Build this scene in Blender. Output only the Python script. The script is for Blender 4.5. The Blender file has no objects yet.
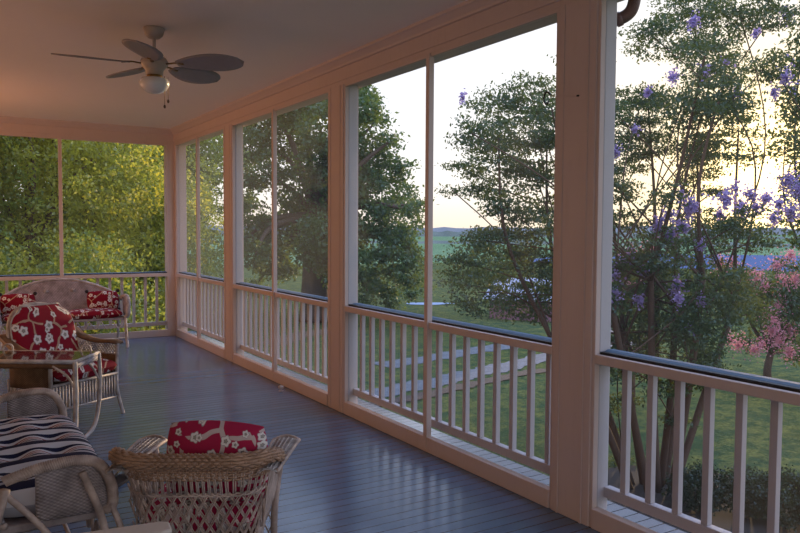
import bpy, bmesh, math, random
import numpy as np
from mathutils import Vector, Matrix
SC = bpy.context.scene
COL = SC.collection
PI = math.pi
# ------------------------------------------------------------------ camera
FPX, YAW, PITCH, ROLL = 741.79, math.radians(31.708), math.radians(2.798), math.radians(0.349)
CAM = Vector((-2.868, 0.0, 1.55))
_F = Vector((math.sin(YAW)*math.cos(PITCH), math.cos(YAW)*math.cos(PITCH), -math.sin(PITCH)))
_R0 = Vector((math.cos(YAW), -math.sin(YAW), 0)); _U0 = _R0.cross(_F)
_R = _R0*math.cos(ROLL) + _U0*math.sin(ROLL); _U = -_R0*math.sin(ROLL) + _U0*math.cos(ROLL)
def at(u, v, D=None, x=None, y=None, z=None):
    """photo pixel -> world point at a depth or on an axis plane"""
    r = _F + _R*((u-400)/FPX) + _U*((266.5-v)/FPX)
    if D is None:
        D = (x-CAM.x)/r.x if x is not None else (y-CAM.y)/r.y if y is not None else (z-CAM.z)/r.z
    return CAM + r*D
cd = bpy.data.cameras.new('camera'); cam = bpy.data.objects.new('camera', cd); COL.objects.link(cam)
M = Matrix((_R, _U, -_F)).transposed().to_4x4(); M.translation = CAM; cam.matrix_world = M
cd.sensor_width = 36; cd.lens = FPX/800*36; cd.clip_start = .05; cd.clip_end = 3000
SC.camera = cam
SC.view_settings.view_transform = 'Standard'
SC.view_settings.look = 'None'
SC.view_settings.exposure = 0.35
SUNV = Vector((0.848, 0.526, 0.062)).normalized()

# ------------------------------------------------------------------ materials
def new_mat(name):
    m = bpy.data.materials.new(name); m.use_nodes = True
    nt = m.node_tree; nt.nodes.clear()
    out = nt.nodes.new('ShaderNodeOutputMaterial')
    return m, nt, out
class NT:
    def __init__(s, nt): s.nt = nt
    def n(s, typ, **kw):
        nd = s.nt.nodes.new('ShaderNode'+typ)
        for k, v in kw.items(): setattr(nd, k, v)
        return nd
    def put(s, sock, v):
        if isinstance(v, bpy.types.NodeSocket): s.nt.links.new(v, sock)
        elif v is not None:
            if hasattr(sock.default_value, '__len__') and not hasattr(v, '__len__'): v = (v,)*len(sock.default_value)
            if hasattr(v, '__len__') and len(v) == 3 and len(sock.default_value) == 4: v = (*v, 1)
            sock.default_value = v
    def math(s, op, a, b=None, c=None, clamp=False):
        nd = s.n('Math', operation=op); nd.use_clamp = clamp
        s.put(nd.inputs[0], a)
        if b is not None: s.put(nd.inputs[1], b)
        if c is not None: s.put(nd.inputs[2], c)
        return nd.outputs[0]
    def mix(s, f, a, b, blend='MIX'):
        nd = s.n('Mix', data_type='RGBA', blend_type=blend)
        s.put(nd.inputs[0], f); s.put(nd.inputs[6], a); s.put(nd.inputs[7], b)
        return nd.outputs[2]
    def noise(s, vec, scale, detail=3, rough=.55, dist=0):
        nd = s.n('TexNoise'); s.put(nd.inputs['Vector'], vec)
        nd.inputs['Scale'].default_value = scale; nd.inputs['Detail'].default_value = detail
        nd.inputs['Roughness'].default_value = rough; nd.inputs['Distortion'].default_value = dist
        return nd
    def ramp(s, f, stops, interp='LINEAR'):
        nd = s.n('ValToRGB'); s.put(nd.inputs[0], f); cr = nd.color_ramp; cr.interpolation = interp
        while len(cr.elements) < len(stops): cr.elements.new(0.5)
        for e, (p, c) in zip(cr.elements, stops): e.position = p; e.color = (*c, 1) if len(c) == 3 else c
        return nd.outputs[0]
    def coord(s, which='Object'): return s.n('TexCoord').outputs[which]
    def pos(s): return s.n('NewGeometry').outputs['Position']
    def mapping(s, vec, scale=(1,1,1), loc=(0,0,0), rot=(0,0,0)):
        nd = s.n('Mapping'); s.put(nd.inputs['Vector'], vec)
        nd.inputs['Scale'].default_value = scale; nd.inputs['Location'].default_value = loc; nd.inputs['Rotation'].default_value = rot
        return nd.outputs[0]
    def xyz(s, vec):
        nd = s.n('SeparateXYZ'); s.put(nd.inputs[0], vec); return nd.outputs
    def bump(s, h, strength=.3, dist=.01):
        nd = s.n('Bump'); s.put(nd.inputs['Height'], h); nd.inputs['Strength'].default_value = strength; nd.inputs['Distance'].default_value = dist
        return nd.outputs[0]
    def bsdf(s, out, color, rough=.6, normal=None, spec=.5, metal=0, trans=0, ior=1.45):
        nd = s.n('BsdfPrincipled'); s.put(nd.inputs['Base Color'], color); s.put(nd.inputs['Roughness'], rough)
        s.put(nd.inputs['Metallic'], metal); nd.inputs['Specular IOR Level'].default_value = spec
        nd.inputs['Transmission Weight'].default_value = trans; nd.inputs['IOR'].default_value = ior
        if normal is not None: s.put(nd.inputs['Normal'], normal)
        if out is not None: s.nt.links.new(nd.outputs[0], out.inputs[0])
        return nd
def paint(name, col, rough=.5, var=.12, bump=.15, dirt=(.35, .25, .2), dirt_amt=.18):
    m, nt, out = new_mat(name); g = NT(nt); p = g.pos()
    n1 = g.noise(p, 3.0, 4); n2 = g.noise(g.mapping(p, (9, 9, 1.2)), 4.0, 5)
    c = g.mix(g.math('MULTIPLY', n1.outputs[0], var*2), col, tuple(k*.75 for k in col))
    d = g.math('MULTIPLY', g.ramp(n2.outputs[0], [(.55, (0, 0, 0)), (.8, (1, 1, 1))]), dirt_amt)
    c = g.mix(d, c, dirt)
    g.bsdf(out, c, rough, g.bump(n2.outputs[0], bump, .004))
    return m
def simple(name, col, rough=.5, metal=0, var=.15, scale=20):
    m, nt, out = new_mat(name); g = NT(nt); n = g.noise(g.coord(), scale, 3)
    g.bsdf(out, g.mix(n.outputs[0], tuple(k*(1-var) for k in col), tuple(min(1, k*(1+var)) for k in col)), rough, metal=metal)
    return m
def wicker_mat(name, col, dark=.35, scale=1.0, weave=False):
    m, nt, out = new_mat(name); g = NT(nt); o = g.coord()
    n = g.noise(o, 14, 3); n2 = g.noise(o, 160, 2)
    c = g.mix(g.ramp(n.outputs[0], [(.35, (0, 0, 0)), (.7, (1, 1, 1))]), col, tuple(k*dark+.01*(i == 0) for i, k in enumerate(col)))
    c = g.mix(g.math('MULTIPLY', n2.outputs[0], .6), c, tuple(k*.55 for k in col))
    nrm = None
    if weave:
        u = g.xyz(g.coord('UV'))
        a = g.math('SINE', g.math('MULTIPLY', u[0], 2*PI/.024*scale)); b = g.math('SINE', g.math('MULTIPLY', u[1], 2*PI/.016*scale))
        w = g.math('MULTIPLY', a, b); w = g.math('MULTIPLY_ADD', w, .5, .5)
        c = g.mix(g.math('MULTIPLY', w, .62), c, tuple(k*.18 for k in col))
        nrm = g.bump(w, .6, -.006)
    g.bsdf(out, c, .55, nrm, spec=.35)
    return m
def floral(name, base=(.19, .006, .018), k=1.0, bw=.034, bc=(.42, .28, .20)):
    m, nt, out = new_mat(name); g = NT(nt); uv = g.coord('UV')
    # branches: warped cell borders on a big scale
    nz = g.noise(uv, 5, 2)
    wv = g.n('VectorMath', operation='ADD'); g.put(wv.inputs[0], uv)
    sc = g.n('VectorMath', operation='SCALE'); g.put(sc.inputs[0], nz.outputs[1]); sc.inputs[3].default_value = .10
    g.put(wv.inputs[1], sc.outputs[0])
    ve = g.n('TexVoronoi', voronoi_dimensions='2D', feature='DISTANCE_TO_EDGE'); g.put(ve.inputs['Vector'], wv.outputs[0]); ve.inputs['Scale'].default_value = 6.5*k
    br = g.math('LESS_THAN', ve.outputs[0], bw)
    gate = g.math('GREATER_THAN', g.noise(uv, 7, 1).outputs[0], .44)
    br = g.math('MULTIPLY', br, gate)
    c = g.mix(br, base, bc)
    # blossoms
    def blossoms(c, scale, thr, r0, off):
        v = g.n('TexVoronoi', voronoi_dimensions='2D', feature='F1'); mp = g.mapping(uv, (1, 1, 1), off)
        g.put(v.inputs['Vector'], mp); v.inputs['Scale'].default_value = scale*k; v.inputs['Randomness'].default_value = .8
        sub = g.n('VectorMath', operation='SUBTRACT'); s2 = g.n('VectorMath', operation='SCALE'); g.put(s2.inputs[0], mp); s2.inputs[3].default_value = 1.0
        g.put(sub.inputs[0], s2.outputs[0]); g.put(sub.inputs[1], v.outputs['Position'])
        x, y, _ = g.xyz(sub.outputs[0])
        ang = g.math('ARCTAN2', y, x)
        pet = g.math('MULTIPLY_ADD', g.math('COSINE', g.math('MULTIPLY', ang, 5)), .13, .87)
        r = g.math('DIVIDE', v.outputs['Distance'], g.math('MULTIPLY', pet, r0))
        pick = g.math('GREATER_THAN', g.xyz(v.outputs['Color'])[0], thr)
        inside = g.math('MULTIPLY', g.math('LESS_THAN', r, 1.0), pick)
        fc = g.ramp(r, [(0, (.03, .02, .02)), (.16, (.45, .40, .36)), (.30, (.05, .04, .05)), (.40, (.62, .58, .56)), (.8, (.7, .67, .66)), (.95, (.25, .2, .22))])
        return g.mix(inside, c, fc)
    c = blossoms(c, 13.0, .50, .38, (.02, .03, 0))
    c = blossoms(c, 17.0, .72, .34, (.31, .17, 0))
    fine = g.noise(uv, 900, 1)
    g.bsdf(out, c, .85, g.bump(fine.outputs[0], .2, .001), spec=.2)
    return m
def stripes(name):
    m, nt, out = new_mat(name); g = NT(nt); u = g.xyz(g.coord('UV'))
    f = g.math('FRACT', g.math('MULTIPLY', u[0], 1/.235))
    navy, cr, rd = (.010, .013, .040), (.52, .52, .56), (.24, .08, .07)
    c = g.ramp(f, [(0, navy), (.26, cr), (.45, navy), (.54, cr), (.60, rd), (.635, cr), (.67, rd), (.705, (.38, .38, .43)), (.80, navy), (.90, (.40, .40, .45))], 'CONSTANT')
    g.bsdf(out, c, .85, g.bump(g.noise(g.coord('UV'), 700, 1).outputs[0], .2, .001), spec=.2)
    return m
def leaf_mat(name, col, col2, trans=(.3, .4, .05), tf=.45, clump=1.2):
    m, nt, out = new_mat(name); g = NT(nt)
    ge = g.n('NewGeometry'); rnd = ge.outputs['Random Per Island']
    n = g.noise(ge.outputs['Position'], clump, 3)
    f = g.math('ADD', g.math('MULTIPLY', rnd, .6), g.math('MULTIPLY_ADD', n.outputs[0], 1.4, -.5), clamp=True)
    c = g.mix(f, col, col2)
    d = g.n('BsdfDiffuse'); g.put(d.inputs[0], c)
    t = g.n('BsdfTranslucent'); g.put(t.inputs[0], g.mix(f, tuple(k*.6 for k in trans), trans))
    mx = g.n('MixShader'); mx.inputs[0].default_value = tf
    nt.links.new(d.outputs[0], mx.inputs[1]); nt.links.new(t.outputs[0], mx.inputs[2])
    gl = g.n('BsdfGlossy'); gl.inputs['Roughness'].default_value = .45; gl.inputs[0].default_value = (.8, .85, .9, 1)
    m2 = g.n('MixShader'); m2.inputs[0].default_value = .04
    nt.links.new(mx.outputs[0], m2.inputs[1]); nt.links.new(gl.outputs[0], m2.inputs[2])
    nt.links.new(m2.outputs[0], out.inputs[0])
    return m
def bark(name, col):
    m, nt, out = new_mat(name); g = NT(nt); p = g.mapping(g.coord(), (6, 6, 1.5))
    n = g.noise(p, 3, 5)
    g.bsdf(out, g.mix(n.outputs[0], tuple(k*.5 for k in col), col), .85, g.bump(n.outputs[0], .6, .02), spec=.15)
    return m
def floor_mat(name='porch_floor_paint', k=1.3, tint=((.062, .112, .190), (.092, .148, .240)), dk=(.045, .08, .15)):
    m, nt, out = new_mat(name); g = NT(nt); p = g.pos(); x, y, z = g.xyz(p)
    W = .085
    t = g.math('DIVIDE', y, W); fr = g.math('FRACT', t); idx = g.math('FLOOR', t)
    seam = g.math('LESS_THAN', g.math('ABSOLUTE', g.math('SUBTRACT', fr, .5)), .455)
    wn = g.n('TexWhiteNoise', noise_dimensions='1D'); g.put(wn.inputs['W'], idx)
    grain = g.noise(g.mapping(p, (1.5, 14, 1)), 2.5, 5, .6)
    c = g.mix(wn.outputs[0], tuple(k*c for c in tint[0]), tuple(k*c for c in tint[1]))
    c = g.mix(g.math('MULTIPLY', grain.outputs[0], .5), c, dk)
    wear = g.ramp(g.noise(p, 1.1, 4).outputs[0], [(.45, (0, 0, 0)), (.75, (1, 1, 1))])
    c = g.mix(g.math('MULTIPLY', wear, .25), c, (.17, .165, .19))
    c = g.mix(seam, (.012, .011, .014), c)
    rough = g.math('MULTIPLY_ADD', grain.outputs[0], .24, .08)
    h = g.math('ADD', g.math('MULTIPLY', seam, 1.0), g.math('MULTIPLY', grain.outputs[0], .25))
    h = g.math('ADD', h, g.math('MULTIPLY', wn.outputs[0], .35))
    g.bsdf(out, c, rough, g.bump(h, .28, .003), spec=.6)
    return m
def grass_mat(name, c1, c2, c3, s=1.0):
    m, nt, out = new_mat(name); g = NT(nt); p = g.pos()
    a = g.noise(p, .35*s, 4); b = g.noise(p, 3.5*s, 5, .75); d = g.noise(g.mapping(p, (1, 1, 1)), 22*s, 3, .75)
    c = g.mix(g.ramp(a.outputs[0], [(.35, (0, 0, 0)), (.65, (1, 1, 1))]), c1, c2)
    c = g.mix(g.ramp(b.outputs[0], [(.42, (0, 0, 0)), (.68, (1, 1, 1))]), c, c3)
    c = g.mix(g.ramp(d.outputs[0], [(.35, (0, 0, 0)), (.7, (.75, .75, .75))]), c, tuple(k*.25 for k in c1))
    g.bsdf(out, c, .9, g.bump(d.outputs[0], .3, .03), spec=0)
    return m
def screen_mat():
    m, nt, out = new_mat('insect_screen_mesh'); g = NT(nt)
    lw = g.n('LayerWeight'); lw.inputs[0].default_value = .5
    # wire share grows as the mesh is seen more edge-on
    cosv = g.math('SUBTRACT', 1.0, lw.outputs['Facing'])
    f = g.math('DIVIDE', .055, g.math('MAXIMUM', cosv, .12), clamp=True)
    tr = g.n('BsdfTransparent'); d = g.n('BsdfDiffuse'); d.inputs[0].default_value = (.07, .075, .085, 1)
    t = g.n('BsdfTranslucent'); t.inputs[0].default_value = (.20, .20, .20, 1)
    a = g.n('AddShader'); nt.links.new(d.outputs[0], a.inputs[0]); nt.links.new(t.outputs[0], a.inputs[1])
    mx = g.n('MixShader'); g.put(mx.inputs[0], f)
    nt.links.new(tr.outputs[0], mx.inputs[1]); nt.links.new(a.outputs[0], mx.inputs[2]); nt.links.new(mx.outputs[0], out.inputs[0])
    return m
def water_mat(name, col):
    m, nt, out = new_mat(name); g = NT(nt); n = g.noise(g.mapping(g.pos(), (.3, 1, 1)), 1.2, 2)
    d = g.n('BsdfDiffuse'); g.put(d.inputs[0], g.mix(n.outputs[0], tuple(k*.8 for k in col), tuple(k*1.15 for k in col))); nt.links.new(d.outputs[0], out.inputs[0]); return m
MT = dict(
    white=paint('white_warm_lit', (.57, .455, .415)), white_bal=paint('white_baluster_lit', (.47, .42, .43), dirt_amt=.12), white_out=paint('white_sky_lit', (.49, .455, .475), dirt_amt=.12),  # copies of one white paint, tinted for warm indoor and cool outdoor light
    ceil=paint('ceiling_paint', (.86, .74, .69), .55, .06, .05, dirt_amt=.05), house=paint('house_wall_paint', (.30, .26, .23)),
    floor=floor_mat(), deck=floor_mat('deck_edge_pale', 1.0, ((.27, .27, .29), (.33, .33, .35)), (.2, .2, .22)), screen=screen_mat(), dark=simple('dark_metal', (.05, .05, .055), .4, .8), gap_shade=simple('rail_gap_shade', (.012, .012, .014), .6),
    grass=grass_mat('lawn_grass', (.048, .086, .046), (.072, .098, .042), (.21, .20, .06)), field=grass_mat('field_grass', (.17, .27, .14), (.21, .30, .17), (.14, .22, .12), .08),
    gravel=simple('gravel', (.115, .12, .135), .9, 0, .6, 9), soil=simple('mulch', (.035, .026, .022), .95, 0, .5, 25), bankm=simple('dry_earth', (.06, .042, .032), .95, 0, .4, 6),
    wick=wicker_mat('pale_wicker', (.60, .47, .41)), wick_w=wicker_mat('woven_pale_wicker', (.48, .41, .41), weave=True), tan=wicker_mat('tan_wicker', (.46, .29, .195), .5),
    tan_w=wicker_mat('woven_tan_wicker', (.26, .15, .085), weave=True), greyw=wicker_mat('grey_white_wicker', (.58, .54, .54)), grey_w=wicker_mat('woven_grey_wicker', (.52, .46, .49), weave=True, scale=.8),
    floral=floral('red_floral_cloth'), floral2=floral('crimson_floral_cloth', (.34, .016, .062), 1.25, .075, (.50, .40, .40)), floral3=floral('large_floral_cloth', (.22, .007, .022), .62), stripe=stripes('navy_striped_cloth'), piping=simple('black_piping', (.015, .012, .013), .8),
    bluerail=simple('sky_tint_rail', (.065, .125, .20), .75, 0, .1, 8), cream=simple('cream_painted_wood', (.52, .45, .40), .45, 0, .08, 6), glass=None, fanw=simple('fan_blade_paint', (.26, .23, .24), .5, 0, .1, 30), fanb=simple('fan_body_paint', (.40, .33, .29), .35, 0, .08),
    brass=simple('aged_brass', (.25, .15, .06), .4, .8), bowl=simple('frosted_glass', (.66, .64, .66), .25, 0, .04), bronze=simple('brown_gutter_metal', (.13, .065, .055), .4, .2),
    bark=bark('grey_bark', (.16, .11, .085)), bark2=bark('smooth_myrtle_bark', (.13, .082, .058)), stone=simple('pale_stone', (.33, .32, .32), .85, 0, .3, 8),
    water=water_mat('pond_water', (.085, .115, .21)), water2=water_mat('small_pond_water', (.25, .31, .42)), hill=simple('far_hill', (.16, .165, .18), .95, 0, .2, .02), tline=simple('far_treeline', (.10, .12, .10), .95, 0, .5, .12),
    roof=simple('metal_roof', (.33, .33, .42), .5, 0, .1, 3), barn=simple('mauve_barn_board', (.28, .14, .17), .8, 0, .2, 3),
    leaf_m=leaf_mat('myrtle_leaf', (.018, .050, .024), (.052, .092, .032), (.16, .20, .035), .38), leaf_o=leaf_mat('oak_leaf', (.034, .080, .032), (.085, .14, .040), (.20, .28, .05), .38, .5),
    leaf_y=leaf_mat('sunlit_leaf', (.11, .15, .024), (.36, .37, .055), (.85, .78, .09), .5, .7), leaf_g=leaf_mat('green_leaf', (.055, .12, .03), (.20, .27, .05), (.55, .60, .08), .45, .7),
    leaf_d=leaf_mat('dark_leaf', (.05, .052, .016), (.17, .14, .03), (.42, .30, .05), .4, .7), leaf_s=leaf_mat('shrub_leaf', (.012, .026, .014), (.03, .05, .02), (.05, .08, .02), .3, 4),
    purple=leaf_mat('purple_blossom', (.30, .22, .52), (.50, .38, .66), (.42, .30, .6), .45, 6), pink=leaf_mat('pink_blossom', (.62, .22, .34), (.78, .36, .40), (.8, .35, .38), .45, 6),
)
def glass_mat():
    m, nt, out = new_mat('table_glass'); g = NT(nt)
    g.bsdf(out, (.85, .9, .9), .04, trans=1.0, ior=1.45); return m
MT['glass'] = glass_mat()

# ------------------------------------------------------------------ mesh building
class MB:
    def __init__(s): s.v = []; s.f = []; s.uv = []; s.has_uv = False; s.smooth = []
    def add(s, vs, fs, uvs=None, smooth=False):
        o = len(s.v); s.v += [tuple(p) for p in vs]
        for f in fs: s.f.append(tuple(i+o for i in f)); s.smooth.append(smooth)
        if uvs is not None: s.has_uv = True; s.uv += [tuple(q) for q in uvs]
        else: s.uv += [(0, 0)]*len(vs)
        return s
    def box(s, x0, x1, y0, y1, z0, z1):
        vs = [(x, y, z) for x in (x0, x1) for y in (y0, y1) for z in (z0, z1)]
        return s.add(vs, [(0, 1, 3, 2), (4, 6, 7, 5), (0, 4, 5, 1), (2, 3, 7, 6), (0, 2, 6, 4), (1, 5, 7, 3)])
    def prism(s, prof, axis, a, b):
        """polygon PROF extruded along an axis; prof in the two other axes, in order"""
        n = len(prof)
        def P(p, t): return {'x': (t, p[0], p[1]), 'y': (p[0], t, p[1]), 'z': (p[0], p[1], t)}[axis]
        vs = [P(p, a) for p in prof]+[P(p, b) for p in prof]
        fs = [(i, (i+1) % n, (i+1) % n+n, i+n) for i in range(n)]+[tuple(range(n))[::-1], tuple(range(n, 2*n))]
        return s.add(vs, fs)
    def tube(s, path, r, n=6, closed=False, flat=None, smooth=True):
        P = [Vector(p) for p in path]; m = len(P)
        if m < 2: return s
        T = []
        for i in range(m):
            a = P[(i-1) % m] if (closed or i > 0) else P[i]; b = P[(i+1) % m] if (closed or i < m-1) else P[i]
            t = b-a; T.append(t.normalized() if t.length > 1e-9 else Vector((0, 0, 1)))
        up = Vector((0, 0, 1)) if abs(T[0].z) < .9 else Vector((1, 0, 0))
        N = (up-T[0]*up.dot(T[0])).normalized(); vs = []
        for i in range(m):
            N = N-T[i]*N.dot(T[i]); N = N.normalized() if N.length > 1e-6 else T[i].orthogonal().normalized()
            B = T[i].cross(N); ri = r[i] if hasattr(r, '__len__') else r
            for k in range(n):
                a = 2*PI*(k+.5)/n; vs.append(P[i]+N*(math.cos(a)*ri*(flat or 1))+B*(math.sin(a)*ri))
        fs = []
        for i in range(m if closed else m-1):
            j = (i+1) % m
            for k in range(n): fs.append((i*n+k, i*n+(k+1) % n, j*n+(k+1) % n, j*n+k))
        if not closed: fs += [tuple(range(n))[::-1], tuple(range((m-1)*n, m*n))]
        return s.add(vs, fs, smooth=smooth)
    def lathe(s, prof, c=(0, 0, 0), n=24):
        vs = [(c[0]+r*math.cos(2*PI*k/n), c[1]+r*math.sin(2*PI*k/n), c[2]+z) for r, z in prof for k in range(n)]
        fs = [(i*n+k, i*n+(k+1) % n, (i+1)*n+(k+1) % n, (i+1)*n+k) for i in range(len(prof)-1) for k in range(n)]
        fs += [tuple(range(n))[::-1], tuple(range((len(prof)-1)*n, len(prof)*n))]
        return s.add(vs, fs, smooth=True)
    def surf(s, fn, nu, nv, uvfn=None, smooth=True, closed_u=False):
        vs = []; uvs = []
        for j in range(nv+1):
            for i in range(nu+1):
                vs.append(fn(i/nu, j/nv)); uvs.append(uvfn(i/nu, j/nv) if uvfn else (i/nu, j/nv))
        fs = [(j*(nu+1)+i, j*(nu+1)+i+1, (j+1)*(nu+1)+i+1, (j+1)*(nu+1)+i) for j in range(nv) for i in range(nu)]
        return s.add(vs, fs, uvs, smooth)
    def build(s, name, mat, parent=None, bevel=0, solid=0, seg=2):
        me = bpy.data.meshes.new(name); me.from_pydata(s.v, [], s.f)
        if s.has_uv:
            L = me.uv_layers.new(name='UVMap'); idx = np.zeros(len(me.loops), dtype=np.int32); me.loops.foreach_get('vertex_index', idx)
            L.data.foreach_set('uv', np.array(s.uv, dtype=np.float32)[idx].ravel())
        me.polygons.foreach_set('use_smooth', s.smooth)
        me.materials.append(MT[mat] if isinstance(mat, str) else mat); me.validate(); me.update()
        bm = bmesh.new(); bm.from_mesh(me); bmesh.ops.recalc_face_normals(bm, faces=bm.faces); bm.to_mesh(me); bm.free()
        o = bpy.data.objects.new(name, me); COL.objects.link(o)
        if parent is not None: o.parent = parent
        if solid: md = o.modifiers.new('solid', 'SOLIDIFY'); md.thickness = solid; md.offset = 0
        if bevel: md = o.modifiers.new('bevel', 'BEVEL'); md.width = bevel; md.segments = seg; md.limit_method = 'ANGLE'
        return o
def tag(o, label=None, cat=None, group=None, kind=None):
    for k, v in (('label', label), ('category', cat), ('group', group), ('kind', kind)):
        if v: o[k] = v
    return o
def thing(name, loc, rz=0, label=None, cat=None, group=None, kind=None):
    o = bpy.data.objects.new(name, None); COL.objects.link(o); o.location = loc; o.rotation_euler = (0, 0, rz)
    o.empty_display_size = .1
    return tag(o, label, cat, group, kind)
def struct(o): o['kind'] = 'structure'; return o
def bez(pts, n=12):
    """Catmull-Rom through points"""
    P = [Vector(p) for p in pts]; out = []
    for i in range(len(P)-1):
        a = P[max(i-1, 0)]; b = P[i]; c = P[i+1]; d = P[min(i+2, len(P)-1)]
        for k in range(n):
            t = k/n; out.append(.5*((2*b)+(c-a)*t+(2*a-5*b+4*c-d)*t*t+(3*b-a-3*c+d)*t**3))
    out.append(P[-1]); return out
def normal_of(S, u, v, e=1e-3):
    u0, u1 = max(u-e, 0), min(u+e, 1); v0, v1 = max(v-e, 0), min(v+e, 1)
    n = (S(u1, v)-S(u0, v)).cross(S(u, v1)-S(u, v0))
    return n.normalized() if n.length > 1e-12 else Vector((0, 0, 1))
def weave(mb, S, nu, nv, ru, rv, amp, n=4, sub=2):
    """nu stakes (running along v) and nv weavers (running along u), passing over and under each other"""
    for j in range(nv):
        v = (j+.5)/nv; path = []
        K = nu*sub
        for i in range(K+1):
            u = i/K; ph = math.cos(PI*(u*nu+j)); path.append(S(u, v)+normal_of(S, u, v)*(amp*ph))
        mb.tube(path, rv, n)
    for i in range(nu+1):
        u = min(max(i/nu, 0), 1); K = max(2, nv//2)
        mb.tube([S(u, k/K) for k in range(K+1)], ru, n)
def lattice(mb, S, nd, turns, r, K=10, amp=.003):
    """diagonal strands both ways over the surface"""
    for sgn in (1, -1):
        for i in range(-int(turns*nd)-1, nd+int(turns*nd)+2):
            path = []
            for k in range(K+1):
                v = k/K; u = i/nd+sgn*turns*(v-.5)
                if 0 <= u <= 1: path.append(S(u, v)+normal_of(S, u, v)*(amp*sgn))
            if len(path) > 1: mb.tube(path, r, 4)
def cushion(mb, w, d, h, tuft=None, p=.45, puff=.0, nu=28, nv=24, center=(0, 0, 0), corner=.12):
    """pillow: two bulging sheets joined at the seam; uv in metres"""
    cx, cy, cz = center
    def f(sgn):
        def fn(a, b):
            x, y = 2*a-1, 2*b-1
            # rounded corners in plan
            rx = x*(1-corner*y*y*.35*abs(x)); ry = y*(1-corner*x*x*.35*abs(y))
            e = max(0, (1-abs(x)**2.6))*max(0, (1-abs(y)**2.6)); z = h/2*(e**p)
            if tuft and sgn > 0:
                for (tx, ty) in tuft:
                    q = ((x-tx)*w/2)**2+((y-ty)*d/2)**2; z -= puff*math.exp(-q/.0030)
                lx = min(abs(x-t_[0]) for t_ in tuft)*w/2; ly = min(abs(y-t_[1]) for t_ in tuft)*d/2
                z -= puff*.62*max(math.exp(-lx*lx/.0018), math.exp(-ly*ly/.0018)) * min(1, e*1.5) if (tx, ty) == tuft[0] else 0
            return Vector((cx+rx*w/2, cy+ry*d/2, cz+sgn*z))
        return fn
    for sgn in (1, -1): mb.surf(f(sgn), nu, nv, (lambda a, b, s=sgn: (a*w+.37*(s < 0), b*d+.21*(s < 0))))
    return mb

# ------------------------------------------------------------------ the porch shell
YE = 10.844; HEAD = 2.758; CEIL = 2.97; XH = -3.95; YB = -3.2
POSTS = [8.319, 5.515, 2.711, -.093]; PW = .322
struct(MB().box(XH, .365, YB, YE+.36, -.04, 0).build('floor', 'floor'))
struct(MB().box(.040, .366, YB, YE+.04, -.03, .003).build('trim_3', 'deck'))  # paler copy of the floor boards along the outer edge
struct(MB().box(XH-.2, .55, YB-.2, YE+.6, CEIL, CEIL+.12).build('ceiling', 'ceil'))
struct(MB().box(XH-.15, XH, YB-.15, YE+.3, -1.6, CEIL).build('wall_left', 'house'))
struct(MB().box(XH, .24, YB-.15, YB, 2.3, CEIL).build('wall_back', 'white'))
b = MB(); b.box(0, .2, YB, YE+.2, HEAD, CEIL); b.box(-.010, 0, YB, YE, HEAD+.035, CEIL-.05); struct(b.build('wall_right', 'white', bevel=.004))
b = MB(); b.box(XH, 0, YE, YE+.2, HEAD, CEIL); b.box(XH, 0, YE-.010, YE, HEAD+.035, CEIL-.05); struct(b.build('wall_far', 'white', bevel=.004))
cr = [(0, 2.895), (-.016, 2.90), (-.022, 2.915), (-.05, 2.945), (-.062, 2.952), (-.066, CEIL), (0, CEIL)]
struct(MB().prism([(-.010+x, z) for x, z in cr], 'y', YB, YE-.01).build('trim_1', 'white'))
struct(MB().prism([(YE-.010+x, z) for x, z in cr], 'x', XH, -.01).build('trim_2', 'white'))
struct(MB().box(XH, .28, YB, YE+.28, -1.62, -.04).build('wall_foundation', 'house'))

def post(y0, label):
    t = thing('porch_post', (0, y0, 0), 0, label, 'post', 'boxed posts along the screened side')
    MB().box(-.012, .135, .022, PW-.022, 0.0, HEAD).build('shaft', 'white', t, .004)
    MB().box(.030, .112, 0.0, PW, 0.0, HEAD).build('outer_column', 'white_out', t, .006)
    for a in (0.0, PW-.024): MB().box(-.004, .030, a, a+.024, .0, HEAD).build('edge_strip', 'white', t, .003)
    MB().box(-.017, -.012, .07, .085, .0, HEAD).build('batten', 'white', t, .002)
    MB().box(-.017, -.012, PW-.075, PW-.062, .0, HEAD).build('batten', 'white', t, .002)
    return t
post(POSTS[0], 'pinkish white porch post next to the far corner, slimmest of the three in view')
post(POSTS[1], 'pinkish white porch post standing between the two middle screened bays')
post(POSTS[2], 'wide pinkish white porch post with small hook, the largest and nearest in view')
post(POSTS[3], 'porch post beside the viewer past the right edge of view')
t = thing('porch_post', (0, YE, 0), 0, 'narrow white corner post where the two screened sides meet', 'post')
MB().prism([(-.105, 0), (0, 0), (0, -.085), (.15, -.085), (.15, .16), (-.105, .16)], 'z', 0, HEAD).build('shaft', 'white', t, .004)
MB().box(-.112, -.085, -.006, .0, 0, HEAD).build('edge_strip', 'white', t, .002)

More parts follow.
